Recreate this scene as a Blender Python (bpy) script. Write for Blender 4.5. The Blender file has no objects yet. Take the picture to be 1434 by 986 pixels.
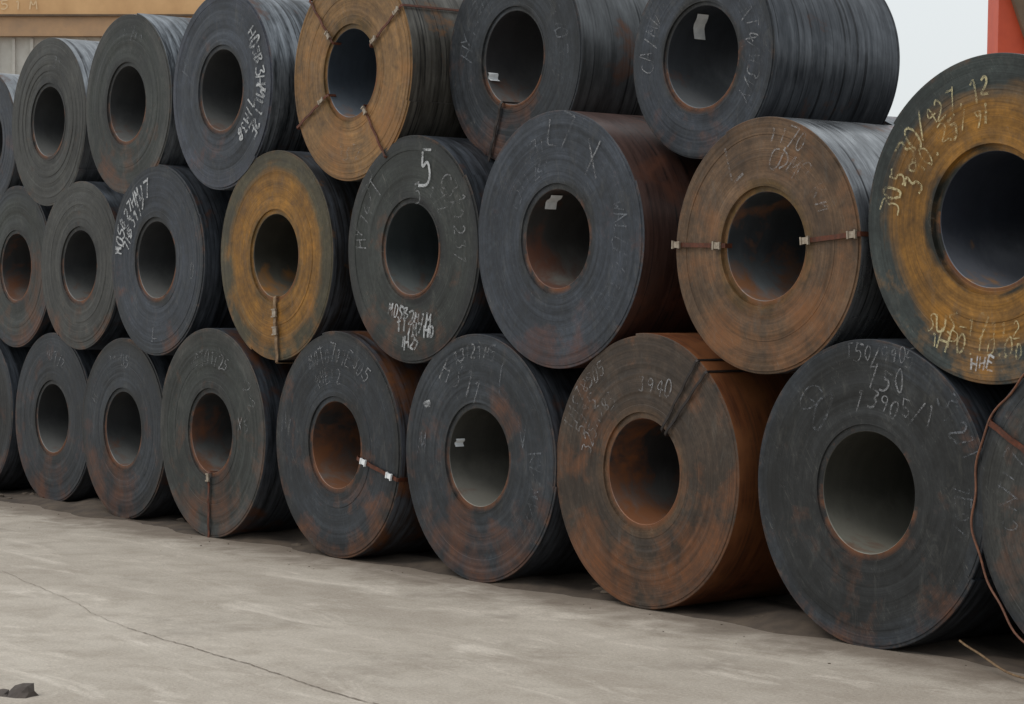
import bpy, bmesh, math, random
from mathutils import Vector, Matrix
scene=bpy.context.scene
scene.view_settings.view_transform='Standard'
scene.view_settings.look='None'
scene.view_settings.exposure=0
def srgb(r,g,b):
    f=lambda c:(c/255/12.92) if c/255<=.04045 else ((c/255+.055)/1.055)**2.4
    return (f(r),f(g),f(b),1)

# ---------------------------------------------------------------- node helpers
class NT:
    def __init__(s,name):
        s.m=bpy.data.materials.new(name); s.m.use_nodes=True
        s.t=s.m.node_tree; s.n=s.t.nodes; s.l=s.t.links
        s.b=s.n['Principled BSDF']
    def new(s,t,**k):
        x=s.n.new(t)
        for a,b in k.items(): setattr(x,a,b)
        return x
    def put(s,sock,v):
        if isinstance(v,bpy.types.NodeSocket): s.l.new(v,sock)
        elif v is not None: sock.default_value=v
    def math(s,op,a,b=None,c=None,clamp=False):
        x=s.new('ShaderNodeMath',operation=op,use_clamp=clamp)
        s.put(x.inputs[0],a); s.put(x.inputs[1],b); s.put(x.inputs[2],c)
        return x.outputs[0]
    def noise(s,vec,scale,detail=4,rough=.55,dist=0):
        x=s.new('ShaderNodeTexNoise'); s.put(x.inputs['Vector'],vec)
        x.inputs['Scale'].default_value=scale; x.inputs['Detail'].default_value=detail
        x.inputs['Roughness'].default_value=rough; x.inputs['Distortion'].default_value=dist
        return x.outputs['Fac']
    def mapr(s,v,a,b,c,d,smooth=False):
        x=s.new('ShaderNodeMapRange'); 
        if smooth: x.interpolation_type='SMOOTHSTEP'
        s.put(x.inputs[0],v)
        for i,q in enumerate((a,b,c,d)): x.inputs[i+1].default_value=q
        return x.outputs[0]
    def ramp(s,v,stops):
        x=s.new('ShaderNodeValToRGB'); s.put(x.inputs[0],v)
        e=x.color_ramp.elements
        while len(e)<len(stops): e.new(.5)
        for i,(p,c) in enumerate(stops): e[i].position=p; e[i].color=c
        return x.outputs[0]
    def mix(s,f,a,b,mode='MIX'):
        x=s.new('ShaderNodeMix',data_type='RGBA',blend_type=mode)
        s.put(x.inputs[0],f); s.put(x.inputs[6],a); s.put(x.inputs[7],b)
        return x.outputs[2]
    def comb(s,a,b,c):
        x=s.new('ShaderNodeCombineXYZ')
        for i,q in enumerate((a,b,c)): s.put(x.inputs[i],q)
        return x.outputs[0]
    def bump(s,h,strength,dist):
        x=s.new('ShaderNodeBump'); x.inputs['Strength'].default_value=strength
        x.inputs['Distance'].default_value=dist; s.l.new(h,x.inputs['Height'])
        s.l.new(x.outputs[0],s.b.inputs['Normal']); return x
    def coords(s,seed=0.0):
        tc=s.new('ShaderNodeTexCoord'); sp=s.new('ShaderNodeSeparateXYZ')
        s.l.new(tc.outputs['Object'],sp.inputs[0])
        x,y,z=sp.outputs
        rho=s.math('SQRT',s.math('ADD',s.math('MULTIPLY',x,x),s.math('MULTIPLY',z,z)))
        cx=s.math('DIVIDE',x,rho); cz=s.math('DIVIDE',z,rho)
        off=s.new('ShaderNodeVectorMath',operation='ADD'); s.l.new(tc.outputs['Object'],off.inputs[0])
        off.inputs[1].default_value=(seed*3.7,seed*1.3,seed*5.1)
        return tc.outputs['Object'],x,y,z,rho,cx,cz,off.outputs[0]

def dk(c,k): return (c[0]*k,c[1]*k,c[2]*k,1)
KF=.60
RUST=srgb(110,68,42)
def face_mat(seed,inner,mid,outer,hole,r,rust=.15,rustcol=RUST,p1=.25,p2=.75):
    N=NT('coil_edge_face'); o,x,y,z,rho,cx,cz,so=N.coords(seed)
    rn=N.mapr(rho,hole,r,0,1)
    patch=N.noise(so,1.9,4,.6)
    ring=N.noise(N.comb(N.math('MULTIPLY',rho,100),N.math('ADD',N.math('MULTIPLY',cx,.8),seed),N.math('MULTIPLY',cz,.8)),1,3,.7)
    ring2=N.noise(N.comb(N.math('MULTIPLY',rho,19),N.math('ADD',N.math('MULTIPLY',cx,1.1),seed+7),N.math('MULTIPLY',cz,1.1)),1,2,.6)
    t=N.math('ADD',rn,N.math('MULTIPLY',N.math('SUBTRACT',ring2,.5),.34))
    t=N.math('ADD',t,N.math('MULTIPLY',N.math('SUBTRACT',patch,.5),.5))
    col=N.ramp(t,[(0.02,dk(inner,KF)),(p1,dk(mid,KF)),(p2,dk(mid,KF)),(min(.97,p2+.2),dk(outer,KF))])
    v=N.math('MULTIPLY',N.mapr(ring,.28,.72,.72,1.30),N.mapr(ring2,.3,.7,.82,1.2))
    fine=N.noise(so,32,3,.75)
    v=N.math('MULTIPLY',v,N.mapr(fine,.3,.7,.78,1.22))
    grime=N.noise(so,6.5,4,.7,.3)
    v=N.math('MULTIPLY',v,N.mapr(grime,.32,.68,.64,1.34))
    v=N.math('MULTIPLY',v,N.mapr(patch,.3,.7,.70,1.32))
    col=N.mix(1,col,N.comb(v,v,v),'MULTIPLY')
    rz=N.math('SUBTRACT',N.math('ADD',N.math('MULTIPLY',N.noise(so,2.3,5,.62,.3),.7),N.math('MULTIPLY',grime,.3)),N.mapr(z,-r,r,-.10,.07))
    m=N.mapr(rz,.59-rust*.35,.74-rust*.25,0,.85)
    m=N.math('MULTIPLY',m,N.mapr(ring,.3,.65,.45,1))
    col=N.mix(m,col,dk(rustcol,.8))
    lip=N.math('MULTIPLY',N.mapr(rho,hole+.04,hole+.004,0,1),N.mapr(N.math('SUBTRACT',grime,N.mapr(z,-.3,.3,-.16,.12)),.50-rust*.2,.66,0,.85))
    col=N.mix(lip,col,srgb(108,66,38))
    rim=N.math('MULTIPLY',N.mapr(rho,r-.03,r-.006,0,1),N.mapr(grime,.52-rust*.25,.7,0,.7))
    col=N.mix(rim,col,srgb(92,66,48))
    sc=N.noise(N.comb(N.math('MULTIPLY',x,9),seed,N.math('MULTIPLY',z,3.5)),1.3,4,.75,.6)
    col=N.mix(N.mapr(sc,.55,.80,0,.34),col,srgb(96,95,90))
    # thin scratches
    s2=N.noise(N.comb(N.math('ADD',N.math('MULTIPLY',x,14),N.math('MULTIPLY',z,9)),seed,N.math('MULTIPLY',z,1.6)),2.2,2,.6,1.2)
    s2=N.math('ABSOLUTE',N.math('SUBTRACT',s2,.5))
    col=N.mix(N.math('MULTIPLY',N.mapr(s2,.0,.006,.45,0),N.mapr(grime,.45,.6,0,1)),col,srgb(120,118,112))
    N.l.new(col,N.b.inputs['Base Color'])
    N.l.new(N.mapr(grime,.3,.7,.48,.74),N.b.inputs['Roughness'])
    N.b.inputs['Metallic'].default_value=.1
    N.b.inputs['Specular IOR Level'].default_value=.35
    N.bump(N.math('ADD',ring,N.math('MULTIPLY',fine,.35)),.32,.004)
    return N.m
def body_mat(seed,base,light,rust=.1,rustcol=RUST,metal=.55,rough=.34):
    N=NT('coil_outer_wrap'); o,x,y,z,rho,cx,cz,so=N.coords(seed)
    band=N.noise(N.comb(N.math('MULTIPLY',y,22),N.math('ADD',N.math('MULTIPLY',cx,1.6),seed),N.math('MULTIPLY',cz,1.6)),1,4,.72)
    col=N.mix(N.mapr(band,.36,.64,0,1),dk(base,.6),dk(light,.62))
    p=N.noise(so,2.6,5,.65,.3)
    col=N.mix(N.mapr(p,.4,.62,0,.55),col,dk(base,.6))
    lines=N.noise(N.comb(N.math('MULTIPLY',y,42),N.math('ADD',N.math('MULTIPLY',cx,.35),seed+9),N.math('MULTIPLY',cz,.35)),1,1,.5)
    col=N.mix(N.math('MULTIPLY',N.mapr(lines,.60,.68,0,.8),N.mapr(p,.35,.5,.4,1)),col,srgb(22,22,25))
    col=N.mix(N.mapr(p,.62-rust*.4,.75-rust*.3,0,.9),col,dk(rustcol,.85))
    N.l.new(col,N.b.inputs['Base Color'])
    N.b.inputs['Metallic'].default_value=metal
    N.l.new(N.mapr(N.math('ADD',p,N.math('MULTIPLY',band,.3)),.45,.85,rough-.06,rough+.26),N.b.inputs['Roughness'])
    N.bump(band,.10,.006)
    return N.m
def bore_mat(seed,base,rust=.15,rustcol=RUST):
    N=NT('coil_bore'); o,x,y,z,rho,cx,cz,so=N.coords(seed)
    band=N.noise(N.comb(N.math('MULTIPLY',y,9),N.math('ADD',cx,seed),cz),1,3,.7)
    p=N.noise(so,4,4,.65,.4)
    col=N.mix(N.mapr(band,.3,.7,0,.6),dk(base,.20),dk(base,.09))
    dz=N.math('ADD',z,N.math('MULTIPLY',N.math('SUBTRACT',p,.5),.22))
    col=N.mix(N.mapr(dz,.02,-.29,0,.85,True),col,dk((base[0]*.6+.10,base[1]*.6+.095,base[2]*.6+.08),.8))  # painted light: bore colour brightens toward the bottom, as if lit from above
    rr=N.math('SUBTRACT',p,N.mapr(z,-.32,.1,-.12,.08)); rr=N.math('SUBTRACT',rr,N.mapr(y,0,.45,-.05,.1))
    col=N.mix(N.mapr(rr,.70-rust*.5,.88-rust*.4,0,.85),col,rustcol)
    N.l.new(col,N.b.inputs['Base Color'])
    N.b.inputs['Metallic'].default_value=.15
    N.l.new(N.mapr(p,.3,.7,.42,.68),N.b.inputs['Roughness'])
    N.bump(band,.25,.006)
    return N.m
def simple_mat(name,c1,c2,scale=20,rough=.6,metal=0,bump=.3):
    N=NT(name); tc=N.new('ShaderNodeTexCoord')
    n=N.noise(tc.outputs['Object'],scale,4,.65)
    N.l.new(N.mix(N.mapr(n,.3,.7,0,1),c1,c2),N.b.inputs['Base Color'])
    N.b.inputs['Roughness'].default_value=rough; N.b.inputs['Metallic'].default_value=metal
    if bump: N.bump(n,bump,.004)
    return N.m
def chalk_mat(name,col,cover):
    N=NT(name); tc=N.new('ShaderNodeTexCoord')
    n=N.noise(tc.outputs['Object'],60,3,.85)
    n2=N.noise(tc.outputs['Object'],5,2,.6)
    q=N.math('ADD',n,N.math('MULTIPLY',N.math('SUBTRACT',n2,.5),.9))
    N.b.inputs['Base Color'].default_value=col; N.b.inputs['Roughness'].default_value=.95
    N.l.new(N.mapr(q,.60-cover*.32,.86-cover*.28,0.03,min(.95,.35+cover*.6)),N.b.inputs['Alpha'])
    return N.m
CH={'hi':chalk_mat('white_paint_marker',srgb(182,185,188),.85),
    'mid':chalk_mat('white_chalk',srgb(148,150,153),.52),
    'low':chalk_mat('faded_chalk',srgb(122,127,134),.40),
    'yel':chalk_mat('yellowish_chalk',srgb(192,182,142),.68)}
STRAP_R=simple_mat('rusty_strapping',srgb(100,52,32),srgb(60,36,26),30,.6,.3)
STRAP_D=simple_mat('dark_strapping',srgb(48,40,36),srgb(34,30,30),30,.5,.4)
STRAP_Y=simple_mat('tan_strapping',srgb(140,116,86),srgb(90,66,44),30,.6,.2)
CLIP=simple_mat('strap_seal_metal',srgb(170,160,145),srgb(115,100,85),40,.45,.3)
PAPER=simple_mat('paper_label',srgb(235,238,240),srgb(205,210,214),14,.6,0,0)

# ---------------------------------------------------------------- mesh helpers
def mesh_obj(name,verts,faces,mats,parent=None,midx=None,smooth=None):
    me=bpy.data.meshes.new(name); me.from_pydata(verts,[],faces); 
    for m in (mats if isinstance(mats,list) else [mats]): me.materials.append(m)
    if midx: me.polygons.foreach_set('material_index',midx)
    me.update()
    if smooth is not None:
        me.polygons.foreach_set('use_smooth',[True]*len(me.polygons)); me.set_sharp_from_angle(angle=math.radians(smooth))
    o=bpy.data.objects.new(name,me); scene.collection.objects.link(o)
    if parent: o.parent=parent
    return o
def box_geo(V,F,c,sx,sy,sz,rot=None):
    b=len(V)
    for dx in(-1,1):
        for dy in(-1,1):
            for dz in(-1,1):
                p=Vector((dx*sx/2,dy*sy/2,dz*sz/2))
                if rot: p=rot@p
                V.append(tuple(Vector(c)+p))
    for f in((0,1,3,2),(4,6,7,5),(0,4,5,1),(2,3,7,6),(0,2,6,4),(1,5,7,3)): F.append(tuple(b+i for i in f))

GL={'0':[[(1,0),(3,0),(4,3),(3,6),(1,6),(0,3),(1,0)]],'1':[[(2,0),(2.3,6),(1,4.8)]],'2':[[(0,5),(2,6.2),(4,4.6),(2.4,2),(0,0),(4.2,.2)]],
'3':[[(0,6),(4,6),(2,3.6),(4,2.4),(3,0),(0,.4)]],'4':[[(3,0),(3.2,6),(0,2),(4.3,2.2)]],'5':[[(4,6),(.6,5.8)],[(.6,5.8),(.4,3.4),(3,3.8),(4,2),(2.5,0),(0,.4)]],
'6':[[(3.5,6),(.6,3.4),(.3,.8),(2.5,0),(4,1.5),(2.5,3),(.5,2)]],'7':[[(0,6),(4,6)],[(4,6),(1.5,0)]],'8':[[(2,3),(0,4.5),(2,6),(4,4.5),(2,3),(0,1.5),(2,0),(4,1.5),(2,3)]],
'9':[[(4,4.2),(2,3),(.3,4.5),(2,6),(4,5),(3.4,0)]],'/':[[(.5,-.5),(3.5,6.5)]],'-':[[(.5,3),(3.5,3.2)]],'.':[[(1.6,0),(2.2,.5)]],
'A':[[(0,0),(2,6)],[(2,6),(4,0)],[(1,2.3),(3.2,2.3)]],'C':[[(4,5),(2,6),(0,4),(.2,1.5),(2,0),(4,.8)]],'T':[[(0,6),(4,5.8)],[(2,6),(2.2,0)]],
'X':[[(0,6),(4,0)],[(4,6),(0,0)]],'Y':[[(0,6),(2,3)],[(4,6),(2,3),(1.6,0)]],'K':[[(0,0),(0,6)],[(4,6),(.2,2.8)],[(.8,3.2),(4,0)]],
'M':[[(0,0),(.5,6)],[(.5,6),(2,2),(3.6,6)],[(3.6,6),(4.2,0)]],'L':[[(.3,6),(0,0)],[(0,0),(4,.2)]],'H':[[(0,0),(0,6)],[(4,0),(4,6)],[(0,3),(4,3.2)]],
'V':[[(0,6),(2,0)],[(2,0),(4,6.4)]],'W':[[(0,6),(1,0)],[(1,0),(2,4),(3,0)],[(3,0),(4,6)]],'E':[[(4,6),(0,6)],[(0,6),(0,0)],[(0,0),(4,0)],[(0,3),(3,3)]],
'N':[[(0,0),(0,6)],[(0,6),(4,0)],[(4,0),(4,6)]],'S':[[(4,5.4),(2,6),(.3,4.6),(3.6,1.8),(2,0),(0,.8)]],'U':[[(0,6),(.3,1),(2,0),(3.8,1),(4,6)]],
'G':[[(4,5),(2,6),(0,4),(.2,1.5),(2,0),(4,1),(4,3),(2.2,3)]],'O':[[(1,0),(3.4,0),(4,3),(3,6),(1,6),(0,3),(1,0)]],'D':[[(0,0),(.2,6)],[(.2,6),(3.6,5),(4,2),(.2,0)]],'P':[[(0,0),(.2,6)],[(.2,6),(4,5),(3.4,3.2),(.2,2.8)]],
'R':[[(0,0),(.2,6)],[(.2,6),(4,5),(3.4,3.4),(.2,3)],[(1.2,3),(4,0)]],'B':[[(0,0),(.2,6)],[(.2,6),(3.6,5),(.4,3.2),(4,2),(0,0)]],'I':[[(2,0),(2,6)]]}
def chaik(p):
    if len(p)<3: return p
    q=[p[0]]
    for a,b in zip(p[:-1],p[1:]):
        q.append((a[0]*.75+b[0]*.25,a[1]*.75+b[1]*.25)); q.append((a[0]*.25+b[0]*.75,a[1]*.25+b[1]*.75))
    q.append(p[-1]); return q
def stroke(V,F,pts,w,yy):
    n=len(pts); 
    for i,p in enumerate(pts):
        a=pts[max(0,i-1)]; b=pts[min(n-1,i+1)]
        d=Vector((b[0]-a[0],b[1]-a[1])); 
        if d.length<1e-6: d=Vector((1,0))
        d.normalize(); nx,nz=-d.y*w/2,d.x*w/2
        V.append((p[0]+nx,yy,p[1]+nz)); V.append((p[0]-nx,yy,p[1]-nz))
        if i: k=len(V)-4; F.append((k,k+1,k+3,k+2))
_cy=[0]
SQ=.76
def chalk(parent,items,style,seed=1):
    rnd=random.Random(seed); V=[];F=[]
    for it in items:
        kind,text,size,w=it[0],it[1],it[2],it[3]*(.88 if style in('hi','yel') else .72)
        adv=size*.66
        for i,ch in enumerate(text):
            jx=rnd.uniform(-.08,.08)*size; jz=rnd.uniform(-.13,.13)*size
            if kind=='line':
                cx,cz,ang=it[4],it[5],math.radians(it[6]); off=(i-(len(text)-1)/2)*adv
                ox,oz=cx+off*math.cos(ang),cz+off*math.sin(ang); a=ang
            else:
                rad,ac,flip=it[4],math.radians(it[5]),it[6]
                off=(i-(len(text)-1)/2)*adv/rad
                th=ac-off if not flip else ac+off
                ox,oz=rad*math.cos(th),rad*math.sin(th); a=th-math.pi/2 if not flip else th+math.pi/2
            if ch not in GL: continue
            a+=rnd.uniform(-.18,.18); s=size*rnd.uniform(.75,1.12)
            for st in GL[ch]:
                pts=[(p[0]+rnd.uniform(-.55,.55),p[1]+rnd.uniform(-.65,.65)) for p in st]
                pts=chaik(chaik(pts)); P=[]
                for p in pts:
                    lx=(p[0]/6-.33)*s*SQ+jx+.12*(p[1]/6-.5)*s; lz=(p[1]/6-.5)*s+jz
                    P.append((ox+lx*math.cos(a)-lz*math.sin(a),oz+lx*math.sin(a)+lz*math.cos(a)))
                _cy[0]+=1
                stroke(V,F,P,w*rnd.uniform(.6,1.2),-.0035-(_cy[0]%7)*.0003)
    mesh_obj('chalk_marks',V,F,CH[style],parent)

def strap(parent,r,hole,L,th,w=.032,mat=None,clips=(),inb=.35,over=True,wob=0,clipmat=None):
    th=math.radians(th); er=Vector((math.cos(th),0,math.sin(th))); et=Vector((-math.sin(th),0,math.cos(th))); ey=Vector((0,1,0))
    path=[(hole-.006,inb),(hole-.006,-.004),(hole+.006,-.011)]
    nn=10
    for i in range(1,nn): path.append((hole+(r-hole)*i/nn,-.011-.004*math.sin(i*1.9)))
    path+=[(r+.004,-.011),(r+.012,-.002)]
    if over: path+=[(r+.013,L*.5),(r+.011,L)]
    V=[];F=[];t=.0025
    for i,(a,y) in enumerate(path):
        a0=path[max(0,i-1)];b0=path[min(len(path)-1,i+1)]
        d=Vector((b0[0]-a0[0],b0[1]-a0[1])).normalized(); nrm=er*(-d.y)+ey*d.x
        c=er*a+ey*y+et*(wob*math.sin(i*.8))
        for sx,sn in((-1,-1),(1,-1),(1,1),(-1,1)): V.append(tuple(c+et*(sx*w/2)+nrm*(sn*t)))
        if i:
            k=len(V)-8
            for j in range(4): F.append((k+j,k+(j+1)%4,k+4+(j+1)%4,k+4+j))
    mesh_obj('steel_strap',V,F,mat or STRAP_R,parent)
    for c in clips:
        V=[];F=[]; R=Matrix((er,ey,et)).transposed()
        box_geo(V,F,er*c+ey*-.018,.045,.010,w*1.35,R); box_geo(V,F,er*(c+.026)+ey*-.021,.010,.014,w*1.8,R); box_geo(V,F,er*(c-.026)+ey*-.021,.010,.014,w*1.6,R)
        mesh_obj('strap_seal',V,F,clipmat or CLIP,parent)
def label(parent,hole,a0,a1,y0,y1,skew=0,lift=.01):
    V=[];F=[];n=6
    for i in range(n+1):
        a=math.radians(a0+(a1-a0)*i/n); rr=hole-lift-.008*math.sin(i*1.3)
        V.append((rr*math.cos(a),y0+skew*i/n,rr*math.sin(a))); V.append((rr*math.cos(a),y1+skew*i/n,rr*math.sin(a)))
        if i: k=len(V)-4; F.append((k,k+1,k+3,k+2))
    mesh_obj('paper_label',V,F,PAPER,parent)

def coil(X,Z,r,Y=0,L=1.15,hole=.305,seed=0,fm=None,bm=None,om=None,seg=144,inner_step=.012,name='steel_coil',tilt=0):
    rnd=random.Random(seed*7+3)
    par=bpy.data.objects.new(name,None); scene.collection.objects.link(par); par.location=(X,Y,Z); par.empty_display_size=.2
    par.rotation_euler=(0,0,tilt)
    nr=26; st=(r-hole)/nr
    rh=[hole+st*i for i in range(nr+1)]
    for i in range(3,nr-7): rh[i]+=rnd.uniform(-.45,.45)*st
    ys=[]; trend=0
    for i in range(nr):
        trend=max(0,min(.004,trend+rnd.uniform(-.0005,.0005)))
        if rnd.random()<.18: trend=rnd.uniform(0,.004)
        yy=trend
        if i<2: yy+=inner_step
        if i>=nr-1: yy+=rnd.uniform(.002,.008)
        ys.append(yy)
    nb=7
    front=[(hole,ys[0]+.03,0),(hole,ys[0]+.003,0),(hole+.003,ys[0],0)]
    for i in range(nr):
        a,b=rh[i],rh[i+1]
        front.append((a+.0012 if i else a+.004,ys[i],0 if i<nr-6 else (i-(nr-7))/7)); front.append((b-.0008 if i<nr-1 else b-.004,ys[i],0 if i<nr-6 else (i-(nr-8))/7))
    body=[(r-.001,ys[-1]+.002,1),(r,ys[-1]+.006,1)]
    for i in range(1,nb): body.append((r+rnd.uniform(-.002,.001),L*i/nb,1))
    body+=[(r,L-.006,1),(r-.004,L,1)]
    back=[]
    for i in range(10,-1,-1): back.append((hole+(r-.004-hole)*i/10.0*.995,L-rnd.uniform(0,.01),0 if i<10 else 1))
    bore=[(hole+.001,L-.03,0)]+[(hole+rnd.uniform(-.002,.002),L*(1-i/6),0) for i in range(1,6)]
    allp=[(p,0) for p in front]+[(p,1) for p in body]+[(p,0) for p in back]+[(p,2) for p in bore]
    th0=rnd.uniform(0,6.28); t=rnd.uniform(.008,.018)
    l2,l3,p2,p3=rnd.uniform(.002,.008),rnd.uniform(0,.004),rnd.uniform(0,6),rnd.uniform(0,6)
    wob=[rnd.uniform(0,.0012) for _ in range(3)]
    V=[];F=[];MI=[];n=len(allp)
    for j in range(seg+1):
        f=j/seg; th=th0+f*2*math.pi; ww=f-.5
        for (rho,yy,w),m in allp:
            rn=(rho-hole)/(r-hole)
            rr=rho+w*t*ww+(l2*math.cos(2*(th-p2))+l3*math.cos(3*(th-p3)))*(.3+.7*rn)
            dy=wob[0]*math.sin(th+rho*40)+wob[1]*math.sin(2*th+rho*25)+.0025
            V.append((rr*math.cos(th),yy+dy,rr*math.sin(th)))
    for j in range(seg+1):
        a=j*n; b=((j+1)%(seg+1))*n
        for i in range(n):
            k=(i+1)%n
            F.append((a+i,b+i,b+k,a+k)); 
            mi=allp[i][1]
            if i>=len(front)+len(body)+len(back)-1 : mi=2
            if i<=1: mi=2 
            MI.append(mi)
    o=mesh_obj('wound_strip',V,F,[fm,bm,om],par,MI)
    bm_=bmesh.new(); bm_.from_mesh(o.data)
    bmesh.ops.remove_doubles(bm_,verts=bm_.verts,dist=.00001)
    bmesh.ops.recalc_face_normals(bm_,faces=bm_.faces); bm_.to_mesh(o.data); bm_.free()
    me=o.data; me.polygons.foreach_set('use_smooth',[True]*len(me.polygons)); me.set_sharp_from_angle(angle=math.radians(28))
    return par

# palette
BLUE=srgb(62,68,77); BLUE2=srgb(53,58,64); GREY=srgb(72,73,71); DARK=srgb(47,49,50); GRN=srgb(59,63,61)
GOLD=srgb(144,102,42); GOLD2=srgb(112,86,44); BRN=srgb(106,83,62); BRN2=srgb(76,64,54); TANB=srgb(142,109,70)
LITE=srgb(120,128,140); LITE2=srgb(175,182,190)
seedc=[0]
def make(X,Z,r,Y=0,L=1.15,hole=.305,inner=DARK,mid=BLUE,outer=BLUE2,rust=.12,bb=BLUE2,bl=LITE,brust=.1,metal=.55,rough=.34,boreb=srgb(120,124,128),borer=.15,p1=.2,p2=.75,step=.012,rc=RUST,seg=144,tilt=0):
    seedc[0]+=1; s=seedc[0]
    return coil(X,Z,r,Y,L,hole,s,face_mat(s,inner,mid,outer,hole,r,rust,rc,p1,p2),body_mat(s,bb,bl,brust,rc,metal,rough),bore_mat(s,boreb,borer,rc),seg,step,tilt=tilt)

# ---------------------------------------------------------------- bottom row
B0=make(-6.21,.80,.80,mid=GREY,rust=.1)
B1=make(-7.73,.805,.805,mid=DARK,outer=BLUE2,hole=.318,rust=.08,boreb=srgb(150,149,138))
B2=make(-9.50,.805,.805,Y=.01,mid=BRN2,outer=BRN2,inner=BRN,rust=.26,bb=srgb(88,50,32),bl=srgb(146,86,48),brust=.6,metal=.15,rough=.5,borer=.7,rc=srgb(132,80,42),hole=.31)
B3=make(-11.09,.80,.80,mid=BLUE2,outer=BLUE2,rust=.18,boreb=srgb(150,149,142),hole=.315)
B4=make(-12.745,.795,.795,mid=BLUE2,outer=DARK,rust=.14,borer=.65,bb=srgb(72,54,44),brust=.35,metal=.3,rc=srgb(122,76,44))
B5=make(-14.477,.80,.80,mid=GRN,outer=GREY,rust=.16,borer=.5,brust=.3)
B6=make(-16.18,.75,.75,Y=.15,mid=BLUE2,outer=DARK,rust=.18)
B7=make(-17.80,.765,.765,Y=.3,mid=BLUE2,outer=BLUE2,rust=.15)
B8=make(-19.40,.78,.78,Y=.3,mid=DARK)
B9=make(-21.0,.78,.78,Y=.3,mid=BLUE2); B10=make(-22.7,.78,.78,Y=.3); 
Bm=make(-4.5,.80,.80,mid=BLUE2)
# ---------------------------------------------------------------- middle row
M0=make(-6.92,2.20,.81,hole=.335,inner=srgb(50,52,46),mid=GOLD,outer=srgb(58,65,64),p1=.13,p2=.54,rust=.06,boreb=srgb(104,114,136),step=.03,brust=.05,rc=srgb(172,120,46))
M1=make(-8.49,2.10,.71,hole=.30,mid=BRN,outer=BRN,inner=GOLD2,rust=.22,bb=srgb(118,120,124),bl=srgb(210,214,218),metal=.8,rough=.22,boreb=srgb(130,142,152),borer=.55,rc=srgb(136,88,50),step=.02)
M2=make(-10.288,2.185,.80,mid=BLUE,outer=BLUE,rust=.04,bb=srgb(74,52,46),bl=srgb(104,76,68),brust=.3,metal=.3,borer=.5,rc=srgb(98,60,44),boreb=srgb(130,128,126))
M3=make(-11.83,2.155,.765,mid=GRN,outer=DARK,rust=.08,boreb=srgb(110,124,130),borer=.25)
M4=make(-13.546,2.14,.775,inner=GOLD2,mid=GOLD,outer=srgb(80,74,56),p1=.15,p2=.60,rust=.10,boreb=srgb(110,110,100),borer=.35,bb=srgb(60,54,50),rc=srgb(158,106,44))
M5=make(-15.34,2.14,.765,mid=BLUE,outer=BLUE2,rust=.0)
M6=make(-16.97,2.12,.735,Y=.15,mid=GREY,outer=GREY,rust=.08)
M7=make(-18.55,2.13,.74,Y=.3,mid=GRN,rust=.2,borer=.5)
M8=make(-20.2,2.13,.75,Y=.3); M9=make(-21.8,2.13,.75,Y=.3)
Mm=make(-5.3,2.2,.79,mid=BLUE2)
# ---------------------------------------------------------------- top row
T1=make(-9.31,3.235,.605,Y=.3,L=1.05,hole=.30,mid=BLUE,outer=BLUE2,rust=.0,bb=srgb(74,78,84),bl=srgb(122,126,132),metal=.6,rough=.36,boreb=srgb(110,118,130))
T2=make(-11.1,3.39,.70,Y=.3,L=1.2,mid=BLUE2,outer=BLUE2,rust=.03,bb=srgb(80,82,84),bl=srgb(124,127,130),boreb=srgb(110,110,116))
T3=make(-12.55,3.395,.745,mid=TANB,outer=TANB,inner=GOLD2,rust=.16,bb=srgb(80,76,70),bl=srgb(140,136,128),boreb=srgb(110,128,150),rc=srgb(146,100,56))
T4=make(-14.32,3.415,.75,mid=BLUE,outer=srgb(70,75,86),rust=.0,bl=LITE2)
T5=make(-15.83,3.42,.735,mid=GRN,outer=GREY,rust=.0,bl=LITE2)
T6=make(-17.57,3.40,.74,Y=.15,mid=GREY,outer=GREY,rust=.0,bb=srgb(130,133,138),bl=srgb(205,210,215),metal=.8)
T7=make(-19.15,3.33,.64,Y=.3,bb=srgb(130,133,138),bl=srgb(205,210,215),metal=.8)
T8=make(-20.7,3.35,.7,Y=.3)
# ---------------------------------------------------------------- rows behind
rb=random.Random(5)
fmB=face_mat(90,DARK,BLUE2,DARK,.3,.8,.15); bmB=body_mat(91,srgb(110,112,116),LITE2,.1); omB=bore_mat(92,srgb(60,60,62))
for i in range(11):
    coil(-5.4-i*1.66+rb.uniform(-.03,.03),.8,.8,1.75+rb.uniform(0,.1),1.15,.3,100+i,fmB,bmB,omB,80)
for i in range(10):
    if i==1: continue
    coil(-6.2-i*1.66,2.2,.79,1.75+rb.uniform(0,.1),1.15,.3,120+i,fmB,bmB,omB,80)
coil(-7.86,2.28,.86,1.75,1.15,.3,131,fmB,bmB,omB,80)
for i in range(6):
    coil(-13.3-i*1.66,3.5,.72,1.75+rb.uniform(0,.1),1.15,.3,140+i,fmB,bmB,omB,80)

# ---------------------------------------------------------------- straps, labels
strap(M4,.775,.305,1.15,-86,.034,STRAP_Y,clips=(.42,.55),wob=.006)
for a,c in((32,(.37,.69)),(132,(.38,)),(207,(.38,)),(-54,(.345,))): strap(T3,.745,.305,1.15,a,.018,STRAP_R,clips=c,inb=.06)
strap(M1,.71,.30,1.15,178,.026,STRAP_R,clips=(.345,.68),inb=.05); strap(M1,.71,.30,1.15,4,.026,STRAP_R,clips=(.34,.68),inb=.05)
strap(B4,.795,.305,1.15,-14,.026,STRAP_R,clips=(.40,.72),clipmat=PAPER,inb=.05)
strap(B5,.80,.305,1.15,-90,.026,STRAP_R,clips=(.34,),inb=.08)
strap(T2,.70,.305,1.2,-110,.022,STRAP_D)
strap(B2,.805,.31,1.15,47,.016,STRAP_D); strap(B2,.805,.31,1.15,54,.016,STRAP_D); 
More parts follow.
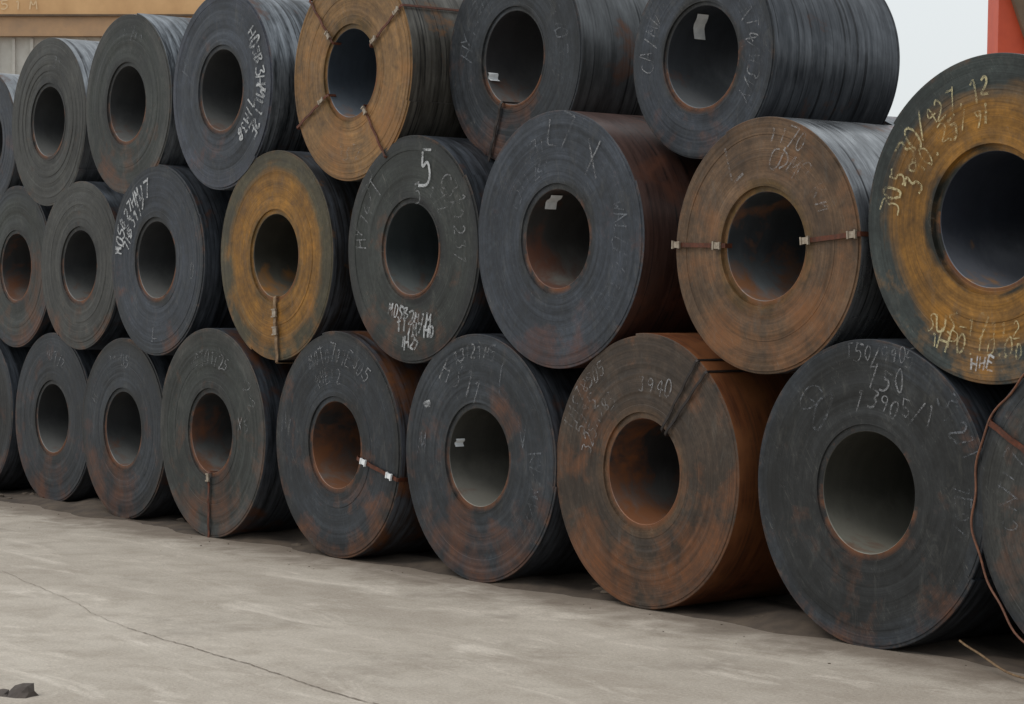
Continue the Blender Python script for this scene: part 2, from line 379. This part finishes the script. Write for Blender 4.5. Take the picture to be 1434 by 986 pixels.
strap(B0,.80,.305,1.15,150,.03,STRAP_R)
label(T1,.30,112,150,.08,.17,.10)
label(M2,.305,112,138,.06,.15,.03)
label(T2,.305,194,206,.02,.10); label(B3,.315,160,170,.05,.12)
# ---------------------------------------------------------------- chalk
chalk(B1,[('line','T50/9405',.09,.012,.10,.72,-2),('line','750',.13,.014,.14,.595,-3),('line','13905/1',.12,.014,.20,.45,-8)],'mid',1)
chalk(B1,[('line','GO',.24,.018,-.36,.44,-25),('line','31211',.12,.014,.62,.36,-58),('arc','1E07',.10,.012,.66,-4,False)],'low',2)
chalk(B2,[('arc','TMS78505',.10,.012,.70,140,False),('arc','5785',.10,.012,.60,148,False),('line','3940',.11,.012,.12,.50,-6)],'mid',3)
chalk(B2,[('arc','325A785',.10,.012,.50,145,False)],'mid',33)
chalk(B3,[('line','H311',.18,.018,-.14,.50,-20),('arc','13121M5',.10,.012,.68,92,False)],'mid',4)
chalk(B3,[('line','C',.26,.018,.30,.50,-10),('line','V',.17,.016,.50,.18,0),('arc','KYAMX12',.12,.012,.62,-18,False),('line','M',.14,.014,-.6,.05,0)],'low',5)
chalk(B4,[('arc','MOT0711E305',.11,.013,.64,85,False),('arc','KME12',.10,.012,.50,100,False),('line','H/',.12,.012,-.62,.12,0)],'mid',6)
chalk(B5,[('arc','M0T01125',.11,.013,.58,90,False),('line','X5',.12,.013,.50,.08,0),('arc','12-2',.10,.013,.66,30,False)],'mid',7)
chalk(B6,[('arc','17-05',.11,.012,.58,95,False),('arc','H2',.11,.012,.55,150,False)],'mid',8)
chalk(M0,[('arc','305.30/427.12',.115,.014,.65,132,False),('arc','390.25/91',.115,.014,.52,124,False),('line','SUS-17112',.10,.012,-.10,-.52,-4),('line','1HP0.10.005',.09,.012,-.05,-.62,-4)],'yel',9)
chalk(M0,[('line','HHE',.08,.015,-.04,-.71,0)],'hi',10)
chalk(M1,[('line','L',.20,.02,-.22,.48,20),('arc','CDM0.KM',.12,.013,.50,52,False),('arc','1170',.10,.012,.62,72,False)],'mid',11)
chalk(M2,[('line','L7',.2,.018,.05,.64,-8),('line','X',.25,.018,.34,.46,0),('arc','7311',.10,.012,.60,105,False)],'mid',12)
chalk(M2,[('arc','VWALLEL322',.12,.013,.62,-8,False),('arc','1311227',.11,.011,.48,125,False)],'low',13)
chalk(M3,[('line','5',.23,.024,.20,.52,0)],'hi',14)
chalk(M3,[('arc','HY147T',.14,.014,.60,155,False),('arc','X2231',.14,.014,.58,12,False),('arc','172',.12,.013,.46,45,False),('arc','C31',.14,.016,.62,38,False),('line','5',.13,.02,.1,.36,10)],'mid',15)
chalk(M3,[('line','M05B2H1M',.095,.018,.0,-.44,-8),('line','T11M7H0',.095,.018,.06,-.53,-6),('line','1H27',.085,.016,.0,-.63,-4)],'hi',16)
chalk(M5,[('arc','M05B27HM17',.12,.022,.60,138,False),('arc','7HB3117',.11,.020,.48,140,False)],'hi',17)
chalk(M5,[('line','O',.14,.016,.60,-.1,0),('line','L1',.14,.014,.05,-.55,0)],'mid',18)
chalk(T4,[('arc','H05B3HM112E',.12,.021,.60,2,False),('arc','71M38',.11,.020,.48,-32,False),],'hi',19)
chalk(T4,[('arc','HY1',.14,.012,.56,150,False)],'low',20)
chalk(T1,[('arc','CA/MV',.11,.012,.46,165,False),('arc','CAT4/W3VY',.11,.012,.46,2,False)],'mid',21)
chalk(T2,[('arc','HY1230',.12,.012,.50,150,False),('arc','M1705',.12,.012,.52,20,False)],'low',22)
chalk(T3,[('line','1372',.11,.012,0,-.55,0)],'mid',23)
chalk(T5,[('arc','H1712',.12,.012,.55,80,False)],'low',24)
chalk(T6,[('arc','7112',.11,.012,.52,60,False)],'low',25)
chalk(M6,[('arc','M1712',.12,.012,.55,100,False)],'low',26)
chalk(B7,[('arc','M17/2',.11,.012,.55,80,False)],'mid',27)
chalk(B0,[('arc','CAT1712',.12,.012,.6,165,False)],'low',28)
V=[];F=[];rnd=random.Random(4);n=12;V.append((-.52,-.009,.33))
for i in range(n): a=i/n*6.283; q=.045*rnd.uniform(.6,1.2); V.append((-.52+q*math.cos(a),-.009,.33+q*.7*math.sin(a)))
for i in range(n): F.append((0,1+i,1+(i+1)%n))
mesh_obj('paint_splash',V,F,CH['hi'],B3)

def tube(name,pts,rad,mat,parent=None):
    cu=bpy.data.curves.new(name,'CURVE'); cu.dimensions='3D'; cu.bevel_depth=rad; cu.bevel_resolution=2
    sp=cu.splines.new('POLY'); sp.points.add(len(pts)-1)
    for i,p in enumerate(pts): sp.points[i].co=(*p,1)
    cu.materials.append(mat)
    o=bpy.data.objects.new(name,cu); scene.collection.objects.link(o)
    if parent: o.parent=parent
    return o
pts=[]
for i in range(80):
    a=math.radians(100+i*1.8); q=.806+.008*math.sin(i*.55)+.006*math.sin(i*.27)
    pts.append((q*math.cos(a),-.006+.006*math.sin(i*.35),q*math.sin(a)))
tube('edge_wire',pts,.006,simple_mat('orange_rust_wire',srgb(122,78,54),srgb(78,50,38),30,.6),B0)
pts=[]
for i in range(60):
    f=i/59; pts.append((-7.12+f*1.1,.02-.30*f-.10*math.sin(f*3.1),.10*(1-f)**2+.007+.012*math.sin(f*7)**2))
tube('loose_strapping_wire',pts,.006,STRAP_Y)

# ---------------------------------------------------------------- ground
N=NT('concrete_yard'); tc=N.new('ShaderNodeTexCoord'); P=tc.outputs['Object']
mp=N.new('ShaderNodeMapping'); N.l.new(P,mp.inputs[0]); mp.inputs['Scale'].default_value=(.45,1.6,1)
big=N.noise(mp.outputs[0],.55,4,.6,.5); med=N.noise(P,2.6,6,.68,.3); fine=N.noise(P,55,3,.8); st=N.noise(mp.outputs[0],2.2,5,.7,.8)
col=N.ramp(big,[(.28,srgb(160,150,138)),(.5,srgb(180,171,159)),(.72,srgb(192,183,171))])
col=N.mix(N.mapr(med,.42,.68,0,.55),col,srgb(148,137,124))
col=N.mix(N.mapr(st,.54,.70,0,.7),col,srgb(210,201,189))
v=N.mapr(fine,.25,.75,.76,1.22); col=N.mix(1,col,N.comb(v,v,v),'MULTIPLY')
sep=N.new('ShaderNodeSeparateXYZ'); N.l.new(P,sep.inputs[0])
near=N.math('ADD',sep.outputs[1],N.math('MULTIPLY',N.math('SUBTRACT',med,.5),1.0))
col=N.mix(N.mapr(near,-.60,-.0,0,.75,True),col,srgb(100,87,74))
vor=N.noise(P,1.1,5,.7)
col=N.mix(N.mapr(vor,.56,.70,0,.40),col,srgb(120,110,99))
N.l.new(col,N.b.inputs['Base Color']); N.b.inputs['Roughness'].default_value=.85
N.bump(N.math('ADD',N.math('MULTIPLY',fine,.5),N.math('MULTIPLY',med,1.2)),.5,.02)
V=[];F=[]
xs=[-2000,-300,-80]+[-40+i*2.0 for i in range(31)]+[60,300,2000]
yy=[-2000,-300,-60]+[-20+i*2.0 for i in range(21)]+[60,300,2000]
for j,b in enumerate(yy):
    for i,a in enumerate(xs): V.append((a,b,0))
for j in range(len(yy)-1):
    for i in range(len(xs)-1):
        k=j*len(xs)+i; F.append((k,k+1,k+1+len(xs),k+len(xs)))
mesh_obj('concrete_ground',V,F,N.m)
CR=simple_mat('crack_dirt',srgb(112,102,92),srgb(142,131,119),30,.95)
def crack(p0,p1,w,n,jit,seed):
    rn=random.Random(seed); V=[];F=[]; d=Vector(p1)-Vector(p0); nn=Vector((-d.y,d.x)).normalized(); off=0
    for i in range(n+1):
        off+=rn.uniform(-jit,jit); off*=.9
        c=Vector(p0)+d*(i/n)+nn*off; ww=w*rn.uniform(.3,1.3)
        V.append((c.x+nn.x*ww/2,c.y+nn.y*ww/2,.004)); V.append((c.x-nn.x*ww/2,c.y-nn.y*ww/2,.004))
        if i: k=len(V)-4; F.append((k,k+1,k+3,k+2))
    return mesh_obj('ground_crack',V,F,CR)
crack((-13.5,-2.16),(-10.68,-2.71),.004,70,.008,2)
crack((-10.68,-2.71),(-8.0,-2.915),.009,90,.007,1)
crack((-8.0,-2.915),(-2.0,-3.4),.009,120,.007,5)

def rock(V,F,c,s,rn):
    bmv=bmesh.new(); bmesh.ops.create_icosphere(bmv,subdivisions=2,radius=1)
    b=len(V); sc=Vector((s*rn.uniform(.7,1.4),s*rn.uniform(.7,1.2),s*rn.uniform(.35,.7))); ph=[rn.uniform(0,6) for _ in range(4)]
    for v in bmv.verts:
        k=1+.22*math.sin(v.co.x*3+ph[0])*math.sin(v.co.y*4+ph[1])+.15*math.sin(v.co.z*5+ph[2])+rn.uniform(-.06,.06)
        V.append((c[0]+v.co.x*sc.x*k,c[1]+v.co.y*sc.y*k,c[2]+v.co.z*sc.z*k))
    for f in bmv.faces: F.append(tuple(b+v.index for v in f.verts))
    bmv.free()
ROCK=simple_mat('rubble_stone',srgb(100,88,76),srgb(66,58,50),12,.9)
V=[];F=[];rn=random.Random(11)
for cx,n in((-8.62,14),(-10.3,8),(-11.93,34),(-13.6,8),(-15.3,8),(-16.95,20),(-18.6,6),(-6.95,6)):
    for _ in range(n):
        s=rn.uniform(.010,.055)
        rock(V,F,(cx+rn.gauss(0,.16),rn.uniform(.2,.8),s*.2),s,rn)
for _ in range(60):
    s=rn.uniform(.003,.008); rock(V,F,(rn.uniform(-20,-5),.05-abs(rn.gauss(0,.3)),s*.2),s,rn)
mesh_obj('rubble',V,F,ROCK)
V=[];F=[]; rock(V,F,(-9.14,-4.06,.0),.075,rn); rock(V,F,(-9.22,-4.12,.0),.05,rn)
mesh_obj('stone_lump',V,F,simple_mat('dark_stone',srgb(96,88,82),srgb(64,58,54),12,.9))
DIRT=simple_mat('dirt',srgb(92,80,68),srgb(58,50,44),5,.95,0,.6)
V=[];F=[];nx=240;ny=10
for i in range(nx+1):
    for j in range(ny+1):
        x=-23+i*19/nx; y=.02+j*.09
        h=.05*math.sin(math.pi*min(1,j/ny))*(.5+.5*math.sin(x*2.1)+.4*math.sin(x*5.3+j))+.006*rn.random()
        V.append((x,y+.05*math.sin(x*3.1)+.03*math.sin(x*7.7),max(h,0)-(.01 if j in(0,ny) else -.003)))
for i in range(nx):
    for j in range(ny):
        k=i*(ny+1)+j; F.append((k,k+ny+1,k+ny+2,k+1))
mesh_obj('dirt_drift',V,F,DIRT,smooth=60)

# ---------------------------------------------------------------- warehouse & crane in the distance
al=math.radians(52.0); Fw=Vector((-math.sin(al),math.cos(al),0)); Rt=Vector((math.cos(al),math.sin(al),0)); C=Vector((0,-8.374,0))
def W(u,d,z): return tuple(C+Fw*d+Rt*u+Vector((0,0,z)))
R3=Matrix((Rt,Fw,Vector((0,0,1)))).transposed()
wh=bpy.data.objects.new('warehouse_building',None); scene.collection.objects.link(wh)
def wbox(name,u0,u1,d0,d1,z0,z1,mat,par):
    V=[];F=[]; box_geo(V,F,W((u0+u1)/2,(d0+d1)/2,(z0+z1)/2),u1-u0,d1-d0,z1-z0,R3); return mesh_obj(name,V,F,mat,par)
PALE=simple_mat('pale_cladding',srgb(205,203,196),srgb(180,176,168),1.5,.7)
TAN=simple_mat('tan_fascia_paint',srgb(220,178,128),srgb(196,154,108),.8,.7)
TAN2=simple_mat('weathered_fascia_paint',srgb(190,152,114),srgb(160,132,106),1.2,.7)
DK=simple_mat('dark_trim',srgb(110,90,70),srgb(84,70,58),3,.7)
LET=simple_mat('pale_lettering',srgb(228,200,160),srgb(210,182,142),3,.7)
wbox('wall',-34,-3.4,60,84,0,9.2,PALE,wh)
wbox('fascia_lower',-34.2,-3.2,59.7,84.2,9.2,9.74,TAN2,wh)
wbox('fascia_lip',-34.3,-3.1,59.6,84.3,9.74,9.79,DK,wh)
wbox('fascia_upper',-34.2,-3.2,59.7,84.2,9.79,11.4,TAN,wh)
wbox('roof',-34.5,-2.9,59.6,84.6,11.4,11.6,DK,wh)
V=[];F=[]
for i in range(60): box_geo(V,F,W(-33.8+i*.5,59.95,4.6),.08,.1,9.1,R3)
mesh_obj('wall_ribs',V,F,PALE,wh)
V=[];F=[]
for i in range(9): box_geo(V,F,W(-32+i*3.2,59.86,5.2),1.8,.1,1.2,R3)
mesh_obj('windows',V,F,simple_mat('window_glass',srgb(60,70,80),srgb(80,90,100),2,.1),wh)
V0=[];F0=[]
for ch,u in zip('51M',(-14.1,-13.72,-13.3)):
    for st in GL[ch]:
        P_=[(u+p[0]/6*.28,9.93+p[1]/6*.25) for p in chaik(st)]
        vv=[];ff=[]; stroke(vv,ff,P_,.035,0); b=len(V0)
        for q in vv: V0.append(W(q[0],59.68,q[2]))
        for f in ff: F0.append(tuple(b+k for k in f))
mesh_obj('fascia_lettering',V0,F0,LET,wh)

cr=bpy.data.objects.new('gantry_crane',None); scene.collection.objects.link(cr)
RED=simple_mat('orange_red_paint',srgb(205,82,46),srgb(180,66,38),1.0,.5)
V=[];F=[]
def leg(u0,u1,w0,w1,z0,z1,d,dd):
    b=len(V)
    for z,u,w in((z0,u0,w0),(z1,u1,w1)):
        for a,e in((-1,-1),(1,-1),(1,1),(-1,1)): V.append(W(u+a*w/2,d+e*dd/2,z))
    F.extend([(b,b+1,b+5,b+4),(b+1,b+2,b+6,b+5),(b+2,b+3,b+7,b+6),(b+3,b,b+4,b+7),(b+4,b+5,b+6,b+7),(b+3,b+2,b+1,b)])
leg(9.40,9.75,1.3,1.5,.5,12,40,.9); leg(11.5,11.7,1.3,1.5,.5,12,46,.9)
mesh_obj('legs',V,F,RED,cr)
V=[];F=[]; leg(9.8,8.6,.22,.22,5.6,9.2,39.4,.2); mesh_obj('brace',V,F,DK,cr)
wbox('girder',8.4,34,39.2,40.8,12,13.6,RED,cr); wbox('girder_rear',8.4,34,45.2,46.8,12,13.6,RED,cr)
wbox('sill_beam',10.5,11.9,38.6,47.4,.5,1.2,RED,cr)
wbox('far_leg',32,33.2,39.5,40.5,.5,12,RED,cr)
V=[];F=[]
for u in(9.4,32.6):
    for d in(39,40,46,47): box_geo(V,F,W(u,d,.3),.3,.6,.6,R3)
mesh_obj('wheels',V,F,DK,cr)

# ---------------------------------------------------------------- light
w=bpy.data.worlds.new('World'); scene.world=w; w.use_nodes=True; nt=w.node_tree
bg=nt.nodes['Background']; sky=nt.nodes.new('ShaderNodeTexSky'); sky.sky_type='NISHITA'; sky.sun_disc=False
sky.sun_elevation=math.radians(52); sky.sun_rotation=math.radians(200); sky.dust_density=4; sky.air_density=1.2; sky.ozone_density=1
hs=nt.nodes.new('ShaderNodeHueSaturation'); hs.inputs['Saturation'].default_value=.4
mx=nt.nodes.new('ShaderNodeMix'); mx.data_type='RGBA'; mx.inputs[0].default_value=.72
mx.inputs[7].default_value=(6.9,7.25,7.35,1)
nt.links.new(sky.outputs[0],hs.inputs['Color']); nt.links.new(hs.outputs[0],mx.inputs[6]); nt.links.new(mx.outputs[2],bg.inputs[0]); bg.inputs[1].default_value=.135
sd=bpy.data.lights.new('sun','SUN'); sd.energy=.9; sd.angle=math.radians(20); sd.color=(1,.94,.86)
so=bpy.data.objects.new('sun',sd); scene.collection.objects.link(so)
a=math.radians(200); e=math.radians(52)
d=Vector((math.sin(a)*math.cos(e),math.cos(a)*math.cos(e),math.sin(e)))
so.rotation_euler=d.to_track_quat('Z','Y').to_euler()
# ---------------------------------------------------------------- camera
cd=bpy.data.cameras.new('camera'); cam=bpy.data.objects.new('camera',cd); scene.collection.objects.link(cam)
cam.location=(0,-8.374,1.78); cam.rotation_euler=(math.radians(90),0,al)
cd.sensor_width=36; cd.lens=3030/1434*36; cd.shift_y=-66/1434; cd.clip_end=6000; cd.clip_start=.1
scene.camera=cam
